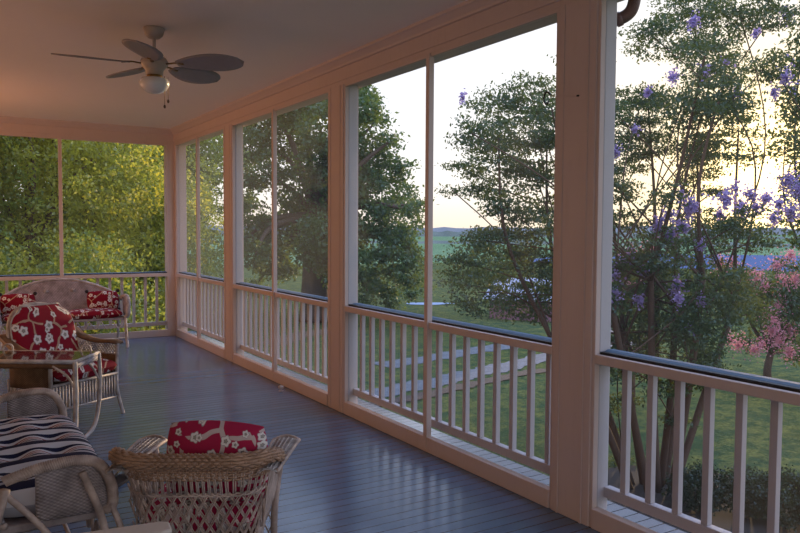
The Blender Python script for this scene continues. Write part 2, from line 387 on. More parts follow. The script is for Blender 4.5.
# bays of the right side
BAYS = [(POSTS[0]+PW, YE-.085), (POSTS[1]+PW, POSTS[0]), (POSTS[2]+PW, POSTS[1]), (POSTS[3]+PW, POSTS[2])]
BL = ['white baluster railing of the short bay at the far corner', 'white baluster railing of the second bay from the corner, before the big oak',
      'white baluster railing of the third bay, before the gravel drive', 'white baluster railing of the nearest bay, before the flowering myrtle']
def railing(L, label, rz, loc, spacing=.160, first=.10):
    """runs along local +y; local x=0 is the inner plane, +x outward"""
    t = thing('porch_railing', loc, rz, label, 'railing', 'white porch railings')
    MB().box(-.004, .030, 0, L, .866, .913).build('inner_rail', 'white', t, .003)
    MB().prism([(.062, .872), (.145, .872), (.145, .915), (.125, .934), (.085, .934), (.062, .926)], 'y', 0, L).build('hand_rail', 'bluerail', t, .003)  # sky reflection on the rail top put into its blue colour
    MB().box(.078, .125, 0, L, .150, .205).build('bottom_rail', 'white_bal', t, .003)
    m = int((L-first*.6)//spacing); off = (L-(m-1)*spacing)/2 if m else 0
    proto = None
    for i in range(m):
        y = off+i*spacing
        if proto is None:
            proto = MB().box(.085, .119, -.0175, .0175, .205, .872).build('baluster', 'white_bal', t, .002); o = proto
        else:
            o = proto.copy(); COL.objects.link(o); o.parent = t
        o.location = (0, y, 0)
    MB().box(.033, .060, 0, L, .872, .926).build('gap_shade_strip', 'gap_shade', t)  # near-black filler strip, paints the shade in the gap between the rails
    return t
def window(n, L, rz, loc, mull):
    t = thing('window_%d' % n, loc, rz, kind='structure')
    MB().add([(.032, 0, .11), (.032, L, .11), (.032, L, HEAD), (.032, 0, HEAD)], [(0, 1, 2, 3)]).build('insect_screen', 'screen', t)
    for yy in mull:
        MB().box(-.016, .026, yy-.021, yy+.021, .03, HEAD).build('mullion', 'white', t, .003)
    MB().box(-.002, .028, 0, L, HEAD-.022, HEAD).build('screen_stop', 'white', t, .002)
    return t
for i, (a, c) in enumerate(BAYS):
    railing(c-a, BL[i], 0, (0, a, 0), first=.1)
    window(i+1, c-a, 0, (0, a, 0), [(c-a)/2])
    struct(MB().box(-.012, .040, a, c, 0, .105).build('baseboard_right', 'white', bevel=.004))
# far end side: local +y -> world -x ; local +x (outward) -> world +y : rotation +90deg
XP = -2.93
railing(abs(XP)-.105, 'white baluster railing along the far end of the porch behind the loveseat', PI/2, (-.105, YE, 0))
window(5, abs(XP)-.105, PI/2, (-.105, YE, 0), [1.505-.105])
struct(MB().box(XP, -.105, YE-.006, YE+.04, 0, .095).build('baseboard_far', 'white', bevel=.004))
struct(MB().box(XP-1.1, XP, YE-.01, YE+.15, 0, HEAD).build('wall_far_side', 'white', bevel=.004))

# hook on the big post, gutter elbow outside, knob on the floor
hp = Vector((-.014, 2.955, 2.275))
t = thing('hook', hp, 0, 'small dark metal hook screwed to the largest porch post', 'hook')
MB().tube(bez([(0, -.10, -.015), (-.006, -.05, -.012), (-.008, 0.03, 0), (-.02, .085, .012)]), .0022, 5).build('shank', 'white', t)
MB().tube(bez([(-.02, .085, .012), (-.02, .10, .03), (-.02, .12, .035), (-.02, .137, .012), (-.02, .13, -.02), (-.02, .11, -.03), (-.02, .10, -.015)]), .005, 6).build('curl', 'dark', t)
MB().lathe([(.008, -.004), (.008, .004)], (0, -.10, -.015), 8).build('screw', 'dark', t)
t = thing('gutter_elbow', (.33, 3.045, 2.645), 0, 'brown metal gutter elbow hanging outside beside the largest post', 'gutter')
MB().tube(bez([(-.02, .10, .10), (.04, .05, .10), (.10, -.02, .11), (.15, -.075, .14), (.17, -.10, .20), (.175, -.11, .33)]), .036, 10).build('pipe', 'bronze', t)
MB().tube([(.105, -.03, .108), (.125, -.05, .12)], .041, 10).build('joint_band', 'bronze', t)
kp = at(281, 390, z=.012)
t = thing('doorstop', (kp.x, kp.y, 0), 0, 'small white round stop lying on the floor below the second bay mullion', 'doorstop')
MB().lathe([(.001, .0), (.020, .001), (.022, .006), (.013, .012), (.012, .02), (.024, .028), (.028, .04), (.022, .052), (.001, .057)], (0, 0, 0), 14).build('knob', 'white_out', t)

# ------------------------------------------------------------------ ceiling fan
fp = at(154, 28, z=CEIL)
fan = thing('ceiling_fan', (fp.x, fp.y, CEIL), 0, 'pale five bladed ceiling fan with frosted bowl light and pull chains', 'fan')
MB().lathe([(.001, 0), (.072, 0), (.074, -.012), (.062, -.05), (.040, -.072), (.018, -.078), (.001, -.078)], n=20).build('canopy', 'fanb', fan)
MB().lathe([(.012, -.06), (.012, -.17)], n=10).build('downrod', 'fanb', fan)
MB().lathe([(.001, -.14), (.022, -.145), (.030, -.165), (.05, -.195), (.082, -.212), (.096, -.236), (.092, -.262), (.075, -.282), (.062, -.30), (.058, -.33), (.001, -.335)], n=24).build('motor_housing', 'fanb', fan)
MB().lathe([(.050, -.325), (.055, -.34), (.05, -.352)], n=20).build('light_fitter', 'brass', fan)
MB().lathe([(.055, -.348), (.088, -.355), (.103, -.375), (.100, -.405), (.080, -.435), (.045, -.456), (.001, -.462)], n=24).build('light_bowl', 'bowl', fan)
proto = None
for k in range(5):
    aw = math.radians(45+72*k+18.3)-YAW
    bl = MB(); r0, r1, W = .17, .665, .14
    def blade(a, b):
        s = a; w = W*(math.sin(PI*min(1, .06+s*.94))**.55)*(.62+.5*s) if s < 1 else 0
        y = (b-.5)*2*w; return Vector((r0+(r1-r0)*s, y, -math.sin(.24)*y*1.0))
    bl.surf(blade, 18, 6)
    if proto is None:
        proto = bl.build('blade', 'fanw', fan, solid=.008); o = proto
        ar = MB().tube([(.09, 0, .0), (.15, 0, .005), (.22, 0, -.004)], [.014, .012, .018], 6, flat=.4)
        am = ar.build('blade_arm', 'brass', o); 
    else:
        o = proto.copy(); COL.objects.link(o); o.parent = fan
        q = am.copy(); COL.objects.link(q); q.parent = o
    o.location = (0, 0, -.255); o.rotation_euler = (0, 0, aw)
for (dx, dy, L) in ((.062, -.03, .20), (.095, .0, .155)):
    c = MB().tube([(dx, dy, -.335), (dx, dy, -.335-L)], .0018, 5).build('pull_chain', 'brass', fan)
    MB().lathe([(.001, .0), (.006, -.004), (.009, -.016), (.006, -.026), (.001, -.028)], (dx, dy, -.335-L), 8).build('pull_knob', 'bark', c)

# ------------------------------------------------------------------ front wicker armchair (its back to the viewer)
HD = math.radians(30); CB = Vector((-2.055, 2.83, 0))
ch = thing('wicker_armchair', CB, -HD, 'tan open-weave wicker armchair with its rolled back turned to the viewer', 'chair')
def plan(t, w=.242, rc=.11, side=.34):
    """t 0..1 along the U from left front, round the back, to right front -> (x, y, outward normal)"""
    segs = [side-rc, PI/2*rc, 2*(w-rc), PI/2*rc, side-rc]; tot = sum(segs); s = t*tot
    if s <= segs[0]: return Vector((-w, side-s)), Vector((-1, 0))
    s -= segs[0]
    if s <= segs[1]:
        a = s/rc; return Vector((-w+rc-rc*math.cos(a), rc-rc*math.sin(a))), Vector((-math.cos(a), -math.sin(a)))
    s -= segs[1]
    if s <= segs[2]: return Vector((-w+rc+s, 0)), Vector((0, -1))
    s -= segs[2]
    if s <= segs[3]:
        a = s/rc; return Vector((w-rc+rc*math.sin(a), rc-rc*math.cos(a))), Vector((math.sin(a), -math.cos(a)))
    s -= segs[3]
    return Vector((w, rc+s)), Vector((1, 0))
def shell(t, z):
    p, n = plan(t); fl = max(0, z-.36); out = .42*fl*fl+.13*(z-.44)
    q = p+n*out; return Vector((q.x, q.y, z))
def topz(t):
    a = abs(2*t-1); k = min(1, max(0, (a-.42)/.35)); k = k*k*(3-2*k); return .675-.095*k
b = MB()
lattice(b, lambda u, v: shell(u, .10+.42*v), 27, .22, .0034, 12)
lattice(b, lambda u, v: shell(u, .10+.42*v)+Vector((0, 0, .013)), 27, .22, .0030, 12)
b.build('lattice_back', 'wick', ch)
for zz in (.525, .12):
    b = MB()
    for ph in (0, PI): b.tube([shell(i/120, zz)+Vector((0, 0, .006*math.sin(i*.9+ph)))+Vector((.004*math.cos(i*.9+ph), 0, 0)) for i in range(121)], .0048, 5)
    b.build('twist_band', 'wick', ch)
b = MB()
for i in range(96):
    u = (i+.5)/96+(.0022 if i % 2 else -.0022); b.tube([shell(u, .52), shell(u, .56)+Vector((0, 0, 0)), shell(u, min(.62, topz(u)))], .0038, 4)
b.build('stakes', 'wick', ch)
b = MB(); weave(b, lambda u, v: shell(.14+.72*u, .585+(topz(.14+.72*u)-.585)*v), 56, 8, .004, .0048, .0035)
b.build('woven_band', 'tan', ch)
# rolled rim
def rimc(u):
    t = .12+.76*u; p = shell(t, topz(t)); _, n = plan(t); return p+Vector((n.x, n.y, 0))*.012, Vector((n.x, n.y, 0))
def rim(u, v):
    c, n = rimc(u); a = -1.2+2*PI*v*.86; r = .023*(.75+.25*math.sin(PI*u)**.3) if 0 < u < 1 else .024
    e = 1+.30*max(0, 1-abs(u-.02)/.12)
    return c+n*(r*e*math.cos(a))+Vector((0, 0, r*e*math.sin(a)))
b = MB(); weave(b, rim, 60, 11, .0055, .0068, .0050, 4)
for u in (0.0, 1.0):
    c, n = rimc(u); 
    b.tube([rim(u, k/14) for k in range(15)], .007, 5)
rm = b.build('rolled_rim', 'tan', ch)
b = MB(); b.surf(lambda u, v: rimc(u)[0]+(rim(u, v)-rimc(u)[0])*.85, 60, 10, lambda u, v: (u*.9, v*.16)); b.build('rim_core', 'tan_w', rm)
# arms: flat woven paddles
for s in (-1, 1):
    def arm(u, v, s=s):
        y = -.02+.50*u; w = .046*(.75+.5*u)
        x = s*(.290+.01*u)+s*w*(2*v-1); e = 0
        z = .615-.015*u+.012*math.sin(PI*v)-.03*max(0, u-.85)
        return Vector((x, y, z))
    b = MB(); weave(b, arm, 26, 6, .0032, .0036, .0025)
    aw = b.build('arm', 'greyw', ch)
    edge = [arm(k/14, 0) for k in range(15)]+[arm(1, .25)+Vector((0, .02, 0)), arm(1, .5)+Vector((0, .026, 0)), arm(1, .75)+Vector((0, .02, 0))]+[arm(1-k/14, 1) for k in range(15)]
    MB().tube(edge, .0085, 6).build('arm_edge', 'wick', aw)
    b = MB(); lattice(b, lambda u, v, s=s: Vector((s*(.25+.03*v), .06+.40*u, .36+.24*v)), 10, .3, .004, 8); b.build('side_panel', 'wick', ch)
    MB().tube(bez([(s*.245, .46, 0), (s*.25, .455, .3), (s*.29, .455, .6)]), .016, 8).build('leg', 'wick', ch)
    MB().tube(bez([(s*.20, .05, 0), (s*.20, .045, .2), (s*.20, .04, .32)]), .015, 8).build('leg', 'wick', ch)
b = MB(); b.box(-.225, .225, .03, .45, .315, .335); b.build('seat', 'tan_w', ch, .006)
b = MB(); lattice(b, lambda u, v: Vector((-.24+.48*u, .46, .12+.2*v)), 12, .2, .004, 6); b.tube([(-.24, .46, .12), (.24, .46, .12)], .008, 6); b.tube([(-.24, .46, .33), (.24, .46, .33)], .012, 6); b.build('front_skirt', 'wick', ch)
def world_of(base, rz, p):
    return Matrix.Translation(base) @ Matrix.Rotation(rz, 4, 'Z') @ Vector(p)
t = thing('seat_cushion', world_of(CB, -HD, (0, .245, .397)), -HD, 'red floral seat cushion inside the tan wicker armchair', 'cushion')
cushion(MB(), .465, .44, .15, center=(0, 0, .0), p=.30).build('cover', 'floral2', t)
t = thing('throw_pillow', world_of(CB, -HD, (.075, .085, .625)), -HD, 'crimson floral throw pillow leaning inside the back of the tan wicker armchair', 'pillow')
t.rotation_euler = (PI/2+.12, 0.03, -HD-.04)
cushion(MB(), .41, .34, .15, corner=.3, p=.55).build('cover', 'floral2', t)

# ------------------------------------------------------------------ settee type (camel back, bent arms)
def settee(loc, rz, w, label, depth=.44, zarm=.62, zmid=.88, mat='greyw', matw='grey_w', brace=False, lean=.13, zs=.40):
    t = thing('wicker_loveseat', loc, rz, label, 'loveseat'); hw = w/2
    def top(a): return zarm+(zmid-zarm)*max(0, math.cos(a*PI/2))**.75
    def S(u, v):
        a = 2*u-1; z = zs+(top(a)-zs)*v
        cy = .10*abs(a)**6; return Vector((a*hw, cy-lean*(z-zs)/(zmid-zs), z))
    MB().surf(S, 44, 10, lambda u, v: (u*w, .40+(top(2*u-1)-zs)*v)).build('woven_back', matw, t, solid=.012)
    b = MB(); b.tube([S(k/48, 1) for k in range(49)], .018, 8)
    if brace:
        for q in range(150):
            u = q/149; 
    b.build('back_rim', mat, t)
    b = MB(); b.tube([S(k/32, 0)+Vector((0, .0, 0)) for k in range(33)], .014, 6); b.build('back_rail', mat, t)
    for s in (-1, 1):
        P = bez([(s*hw, .10, zarm), (s*(hw+.015), .22, zarm+.035), (s*(hw+.02), .34, zarm+.045), (s*(hw+.02), .42, zarm+.02), (s*(hw+.02), .465, zarm-.06), (s*(hw+.015), .47, max(zarm-.16, zs+.02)), (s*(hw+.005), .44, zs)], 8)
        am = MB().tube(P, .024 if not brace else .016, 8, flat=1.0).build('arm', mat, t)
        b = MB()
        for i in range(0, len(P)-1):
            for f in (0, .5):
                c = P[i].lerp(P[i+1], f); d = (P[i+1]-P[i]).normalized(); n1 = d.cross(Vector((1, 0, 0))).normalized()
                b.tube([c+(Vector((math.cos(a), 0, 0))+n1*math.sin(a))*(.0265 if not brace else .0180)+d*.004*math.sin(a) for a in [k*PI/4 for k in range(8)]], .0045, 4, closed=True)
        b.build('arm_wrapping', mat, am)
        def side(u, v, s=s):
            y = .20+.25*u; zt = zarm+.035+.01*u-.10*max(0, u-.75)*4*.6; return Vector((s*(hw+.012), y+.0, zs+(zt-zs)*v))
        MB().surf(side, 10, 8, lambda u, v: (u*.26, v*.25)).build('side_panel', matw, t, solid=.008)
        if brace:
            x = s*(hw+.035)
            MB().tube(bez([(x, .36, zarm+.0), (x, .43, .42), (x, .46, .2), (x+s*.01, .50, 0)]), .015, 8).build('leg', mat, t)
            MB().tube(bez([(x, .10, .60), (x, .02, .30), (x, -.03, 0)]), .018, 8).build('leg', mat, t)
            MB().tube(bez([(x, .10, .58), (x, .20, .46), (x, .28, .34)]), .013, 6).build('brace', mat, t)
            MB().tube(bez([(x, .28, .34), (x, .16, .28), (x, .02, .22)]), .013, 6).build('brace', mat, t)
            MB().tube([(x, .0, .30), (x, .45, .33)], .014, 6).build('stretcher', mat, t)
            MB().tube(bez([(x-s*.01, .465, .47), (x, .50, .36), (x, .50, .2), (x+s*.015, .55, .02)]), .012, 6).build('bent_cane', mat, t)
        else:
            MB().tube(bez([(s*(hw-.01), .43, .42), (s*(hw-.005), .44, .2), (s*(hw+.01), .46, 0)]), .018, 8).build('leg', mat, t)
            MB().tube(bez([(s*(hw-.02), .02, .42), (s*(hw-.02), .0, .2), (s*(hw-.02), -.03, 0)]), .018, 8).build('leg', mat, t)
            MB().lathe([(.001, -.006), (.03, -.004), (.034, .0), (.03, .004), (.001, .006)], (s*(hw+.02), .46, .56), 10).build('arm_rosette', mat, t)
    MB().box(-hw+.01, hw-.01, .02, .44, zs-.035, zs-.005).build('seat_frame', matw, t, .006)
    b = MB(); N = 5
    for i in range(N):
        x0 = -hw+.03+i*(w-.06)/N; x1 = x0+(w-.06)/N
        b.tube(bez([(x0, .435, zs-.04), (x0*.75+x1*.25, .44, .26), ((x0+x1)/2, .44, .345), (x1*.75+x0*.25, .44, .26), (x1, .435, .36)], 6), .008, 6)
    b.build('loop_apron', mat, t)
    MB().tube([(-hw, .40, .12), (hw, .40, .12)], .010, 6).build('stretcher', mat, t)
    if not brace:
        b = MB()
        for i in range(-3, 4, 2):   # small raised star motifs in the weave
            for k in range(4):
                a = k*PI/4; c = S(.5+i*.11, .70)+Vector((0, .01, 0)); b.tube([c-Vector((math.cos(a), 0, math.sin(a)))*.035, c+Vector((math.cos(a), 0, math.sin(a)))*.035], .006, 4)
        b.build('star_motif', mat, t)
    return t
LV = Vector((-1.57, 10.50, 0))
settee(LV, PI, 1.46, 'grey white wicker loveseat with arched back at the far end railing')
for x, lab in ((.36, 'left half red floral seat cushion on the far loveseat'), (-.36, 'right half red floral seat cushion on the far loveseat, below the pillow with black piping')):
    t = thing('seat_cushion', world_of(LV, PI, (x, .25, .445)), PI, lab, 'cushion', 'red seat cushions on the far loveseat'); cushion(MB(), .68, .42, .13, p=.3).build('cover', 'floral', t)
for x, lab in ((.50, 'red floral throw pillow at the left end of the far loveseat, partly out of view'), (-.50, 'red floral throw pillow with dark corners at the corner end of the far loveseat')):
    t = thing('throw_pillow', world_of(LV, PI, (x, .12, .60)), PI, lab, 'pillow', 'throw pillows on the far loveseat'); t.rotation_euler = (PI/2+.2, 0, PI)
    cushion(MB(), .40, .26, .14, corner=.3).build('cover', 'floral', t)
    b = MB()
    for sx in (-1, 1):
        for sy in (-1, 1): b.lathe([(.001, -.02), (.02, -.015), (.024, 0), (.02, .015), (.001, .02)], (sx*.195, sy*.125, 0), 8)
    b.build('corner_tassel', 'piping', t)
ST = Vector((-2.79, 3.72, 0))
settee(ST, -PI/2, 1.36, 'pale wicker settee with navy striped tufted cushion in the near corner', brace=True, mat='wick', matw='wick_w', zs=.45)
t = thing('seat_cushion', world_of(ST, -PI/2, (0, .265, .50)), -PI/2, 'navy and cream striped tufted cushion on the near wicker settee', 'cushion')
tf = [(a, b_) for a in (-.72, -.36, 0, .36, .72) for b_ in (-.42, .30)]
b = MB(); cushion(b, 1.27, .47, .20, tuft=tf, puff=.042, nu=72, nv=28, p=.28); b.build('cover', 'stripe', t)
for (a, c) in tf: MB().lathe([(.001, .0), (.012, .001), (.010, .008), (.001, .010)], (a*1.27/2, c*.47/2, .046), 8).build('tuft_button', 'piping', t)

# ------------------------------------------------------------------ red cushioned round-back chair
RB = Vector((-2.17, 6.72, 0)); RH = math.atan2(-.84, .54)-PI/2
rc = thing('wicker_armchair', RB, RH, 'tall round-back wicker armchair with red floral cushions behind the glass table', 'chair')
def rback(u, v):
    a = PI*u; # outline from right base over the top to left base
    x = .308*math.cos(a)*(1-.06*(1-v)); zt = .42+.50*abs(math.sin(a))**.40
    z = .42+(zt-.42)*v; return Vector((x*(1), -.12*(z-.42)/.5+.05*(x/.325)**2, z))
MB().surf(lambda u, v: rback(u, v), 40, 8, lambda u, v: (u*.9, v*.5)).build('back', 'tan_w', rc, solid=.012)
MB().tube([rback(k/40, 1) for k in range(41)], .017, 8).build('back_rim', 'greyw', rc)
for s in (-1, 1):
    P = bez([(s*.32, -.06, .70), (s*.325, .06, .63), (s*.34, .22, .595), (s*.34, .40, .60), (s*.335, .49, .595)], 6)
    am = MB()
    am.tube(P, .048, 8, flat=.32); am = am.build('arm', 'tan_w', rc)
    MB().tube([p+Vector((s*.045, 0, 0)) for p in P], .010, 6).build('arm_edge', 'tan', am)
    MB().tube(bez([(s*.33, .48, .59), (s*.325, .475, .40), (s*.322, .48, .2), (s*.345, .52, 0)]), .016, 8).build('leg', 'greyw', rc)
    MB().tube(bez([(s*.29, .0, .45), (s*.28, -.02, .2), (s*.29, -.06, 0)]), .016, 8).build('leg', 'greyw', rc)
    def sp(u, v, s=s): return Vector((s*.327, .02+.45*u, .50+.085*v))
    b = MB(); lattice(b, sp, 14, .18, .0042, 6); b.tube([sp(0, 0), sp(1, 0)], .008, 5); b.build('side_lattice', 'greyw', rc)
    MB().surf(lambda u, v, s=s: Vector((s*.326, .02+.45*u, .30+.20*v)), 6, 4, lambda u, v: (u*.45, v*.2)).build('side_panel', 'tan_w', rc, solid=.008)
    b = MB()
    for k in range(17): b.tube([(s*.325, .0+k*.029, .16), (s*.325, .0+k*.029, .36)], .007, 4)
    b.tube([(s*.325, 0, .16), (s*.325, .48, .16)], .008, 5); b.build('side_skirt', 'greyw', rc)
MB().box(-.315, .315, .0, .48, .325, .35).build('seat', 'tan_w', rc, .006)
b = MB()
for k in range(23): b.tube([(-.315+k*.0285, .485, .15), (-.315+k*.0285, .485, .35)], .007, 4)
b.tube([(-.322, .485, .15), (.322, .485, .15)], .009, 5); b.tube([(-.322, .485, .345), (.322, .485, .345)], .012, 6); b.build('front_skirt', 'greyw', rc)
t = thing('seat_cushion', world_of(RB, RH, (0, .275, .415)), RH, 'red floral seat cushion of the round-back wicker armchair', 'cushion'); cushion(MB(), .62, .52, .15, p=.3).build('cover', 'floral', t)
t = thing('back_cushion', world_of(RB, RH, (0, .020, .66)), RH, 'large red floral back cushion with rounded top on the round-back armchair', 'cushion')
b = MB()
def bc(sgn):
    def fn(u, v):
        x, y = 2*u-1, 2*v-1
        wid = .300*(1-.02*y) ; r = math.sqrt(max(0, 1-max(0, (y-.1)/.9)**3.6)) if y > .1 else 1
        X = x*wid*max(.62, r); Z = y*.255
        e = max(0, 1-abs(x)**3)*max(0, 1-abs(y)**3); th = .055*e**.35
        return Vector((X, sgn*th-.24*Z*1.0, Z))
    return fn
for sg in (1, -1): b.surf(bc(sg), 28, 28, lambda u, v: (u*.64, v*.54))
b.build('cover', 'floral3', t)
b = MB(); f1 = bc(1); b.tube([f1(0, k/14) for k in range(15)]+[f1(k/14, 1) for k in range(15)]+[f1(1, 1-k/14) for k in range(15)], .008, 5); b.build('welt', 'greyw', t)

# ------------------------------------------------------------------ glass-topped side table
TA = math.radians(-32.5); TZ = .60
c0 = Vector((-2.08, 5.66, 0)); ex = Vector((math.cos(TA), math.sin(TA), 0)); ey = Vector((-math.sin(TA), math.cos(TA), 0))
tb = thing('side_table', c0-ex*.40+ey*.20, TA, 'white wicker side table with bent legs and glass top before the red armchair', 'table')
hx, hy = .40, .20
b = MB(); b.tube([(-hx, -hy, TZ), (hx, -hy, TZ), (hx, hy, TZ), (-hx, hy, TZ)], .016, 8, closed=True); b.build('top_rim', 'greyw', tb)
MB().surf(lambda u, v: Vector((-hx+2*hx*u, -hy+2*hy*v, TZ-.012)), 8, 4, lambda u, v: (u*.8, v*.4)).build('woven_top', 'tan_w', tb, solid=.008)
MB().box(-hx+.012, hx-.012, -hy+.012, hy-.012, TZ+.006, TZ+.013).build('glass_top', 'glass', tb)
for sx in (-1, 1):
    for sy in (-1, 1):
        if sy < 0: MB().tube(bez([(sx*hx, sy*hy, TZ), (sx*(hx+.005), sy*(hy+.005), .4), (sx*hx, sy*hy, .2), (sx*(hx-.0), sy*(hy+.01), 0)]), .016, 8).build('leg', 'greyw', tb)
        MB().tube(bez([(sx*hx, sy*hy, TZ-.20), (sx*(hx-.06), sy*hy, TZ-.10), (sx*(hx-.16), sy*hy, TZ-.03)]), .009, 6).build('brace', 'greyw', tb)
    MB().tube(bez([(sx*hx, hy, TZ), (sx*(hx+.005), hy+.01, .42), (sx*hx, hy, .24), (sx*hx, hy*.55, .07), (sx*hx, -hy*.2, .022), (sx*hx, -hy, .03)]), .015, 8).build('bent_leg', 'greyw', tb)
    MB().tube(bez([(sx*(hx-.14), hy, TZ), (sx*(hx-.13), hy+.01, TZ+.045), (sx*(hx-.10), hy+.01, TZ+.06), (sx*(hx-.07), hy+.01, TZ+.045), (sx*(hx-.06), hy, TZ)]), .008, 6).build('loop_handle', 'greyw', tb)
MB().surf(lambda u, v: Vector((-hx+2*hx*u, -hy+.0, TZ-.015-.035*v)), 6, 2, lambda u, v: (u*.8, v*.06)).build('apron', 'tan_w', tb, solid=.008)
MB().surf(lambda u, v: Vector((hx, -hy+2*hy*u, TZ-.015-.035*v)), 6, 2, lambda u, v: (u*.4, v*.06)).build('apron', 'grey_w', tb, solid=.008)

# ------------------------------------------------------------------ slipper and the chair arm close to the viewer
sp_ = at(119, 479, z=.02)
t = thing('slipper', (sp_.x, sp_.y, 0), -.6, 'small dark slipper with pale strap on the floor between the two near chairs', 'shoe')
b = MB(); b.prism([(-.045, -.10), (.04, -.11), (.05, 0), (.045, .09), (.0, .13), (-.04, .10), (-.048, .0)], 'z', 0, .018); b.build('sole', 'piping', t, .005)
b = MB(); b.surf(lambda u, v: Vector((-.046+.092*u, .02+.06*v, .02+.05*math.sin(PI*u))), 10, 3); b.build('strap', 'stone', t, solid=.006)
a0 = at(172, 530, z=.65); a1 = at(60, 547, z=.65); dv = (a0-a1); dv.z = 0; dv.normalize()
wc = thing('wooden_armchair', (a0.x, a0.y, 0), math.atan2(dv.y, dv.x)-PI/2, 'cream wooden armchair just under the viewer, only one arm tip in view', 'chair')
def armb(xc):
    n = MB(); prof = [(xc-.045, -.60), (xc-.045, -.03), (xc-.03, 0), (xc+.03, .0), (xc+.045, -.03), (xc+.045, -.60)]; return n.prism(prof, 'z', .63, .655)
for xc in (-.03, .57):
    armb(xc).build('arm', 'cream', wc, .007, seg=3)
    MB().box(xc-.02, xc+.02, -.16, -.12, 0, .63).build('leg', 'cream', wc, .004)
    MB().box(xc-.02, xc+.02, -.60, -.56, 0, .63).build('leg', 'cream', wc, .004)
MB().box(.05, .55, -.58, -.12, .38, .41).build('seat', 'cream', wc, .005)
MB().box(.05, .55, -.61, -.585, .40, .75).build('backrest', 'cream', wc, .005)

# ------------------------------------------------------------------ outdoors: ground
ZG = -1.6
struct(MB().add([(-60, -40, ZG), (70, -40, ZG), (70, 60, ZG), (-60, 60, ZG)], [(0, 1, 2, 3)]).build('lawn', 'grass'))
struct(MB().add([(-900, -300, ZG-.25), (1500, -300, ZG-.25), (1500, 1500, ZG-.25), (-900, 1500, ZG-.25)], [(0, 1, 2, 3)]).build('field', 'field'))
def ribbon(name, px, wid, mat, z):
    P = bez([(at(u, v, z=ZG)) for u, v in px], 8); b = MB(); vs = []
    for i, p in enumerate(P):
        d = (P[min(i+1, len(P)-1)]-P[max(i-1, 0)]); n = Vector((-d.y, d.x, 0)).normalized()*wid/2*(1+.16*math.sin(i*1.7)+.12*math.sin(i*.6+1))
        vs += [(p.x-n.x, p.y-n.y, z), (p.x+n.x, p.y+n.y, z)]
    b.add(vs, [(2*i, 2*i+1, 2*i+3, 2*i+2) for i in range(len(P)-1)]); return struct(b.build(name, mat))
ribbon('path', [(360, 398), (405, 388), (443, 381), (470, 374), (496, 369), (535, 360), (580, 350), (640, 340)], .72, 'gravel', ZG+.012)
ribbon('path', [(380, 366), (440, 357), (467, 352), (510, 346), (555, 340), (620, 330)], .75, 'gravel', ZG+.012)
ribbon('kerb', [(330, 412), (405, 400), (446, 391), (467, 386), (496, 380), (527, 373), (556, 370), (600, 364)], .38, 'bankm', ZG+.02)
ribbon('kerb', [(270, 345), (304, 335), (345, 330)], .9, 'bankm', ZG+.02)
def blob_patch(name, c, rx, ry, mat, z, rot=0, n=40, seed=1):
    rr = random.Random(seed); ph = [rr.uniform(0, 6) for _ in range(3)]
    vs = [(0, 0, 0)]
    for k in range(n):
        a = 2*PI*k/n; q = 1+.10*math.sin(2*a+ph[0])+.08*math.sin(3*a+ph[1])+.05*math.sin(5*a+ph[2]); x, y = rx*q*math.cos(a), ry*q*math.sin(a)
        vs.append((x*math.cos(rot)-y*math.sin(rot), x*math.sin(rot)+y*math.cos(rot), 0))
    o = MB().add(vs, [(0, k+1, (k+1) % n+1) for k in range(n)]).build(name, mat); o.location = (c.x, c.y, z); return o
struct(blob_patch('ground', at(745, 545, z=ZG), 2.3, 1.15, 'soil', ZG+.015, -.55))
struct(blob_patch('ground', at(655, 492, z=ZG), 1.1, .9, 'soil', ZG+.018, 0, seed=3))
struct(blob_patch('water', at(429, 304, z=ZG), 0.95, .55, 'water2', ZG+.02, -.45, seed=4))
w = blob_patch('water', at(775, 262, z=ZG), 26, 24, 'water', ZG+.02, -.3, seed=5); struct(w)
# far hills and tree line
rg = random.Random(9)
def ridge(name, dist, h, mat, zb, amp, seed, a0=-40, a1=110, n=160):
    rr = random.Random(seed); ph = [rr.uniform(0, 6) for _ in range(6)]; b = MB(); vs = []
    for k in range(n+1):
        a = math.radians(a0+(a1-a0)*k/n); x, y = dist*math.sin(a), dist*math.cos(a)
        q = sum(math.sin(a*f+p)*w_ for f, p, w_ in zip((7, 13, 29, 61, 140, 260), ph, (.5, .4, .3, .25, .22, .2)))
        hh = h*(1+amp*q)+(rr.uniform(0, .25)*h*amp)
        vs += [(x, y, zb), (x*1.02, y*1.02, zb+hh)]
    b.add(vs, [(2*i, 2*i+1, 2*i+3, 2*i+2) for i in range(n)]); return b.build(name, mat)
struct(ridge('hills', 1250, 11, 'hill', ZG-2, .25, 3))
tag(ridge('treeline', 420, 3.2, 'tline', ZG-1, .45, 5, n=500), 'distant strip of trees across the far edge of the fields', 'trees', kind='stuff')
tag(ridge('hedgerow', 190, .8, 'tline', ZG-.3, .8, 8, a0=10, a1=60, n=240), 'low dark hedgerow crossing the middle of the fields', 'hedge', kind='stuff')
# small barn seen through the myrtle
bp = at(536, 318, z=ZG)
bn = thing('barn', (bp.x, bp.y, ZG), .5, 'small mauve barn with pale sloping metal roof beyond the myrtle branches', 'barn')
MB().box(-1.0, 1.0, -1.4, 1.4, 0, .75).build('wall', 'barn', bn)
MB().prism([(-1.2, .70), (1.2, .70), (0, 1.45)], 'y', -1.6, 1.6).build('roof', 'roof', bn)
MB().box(-.3, .3, -1.43, -1.38, 0, .6).build('door', 'dark', bn)

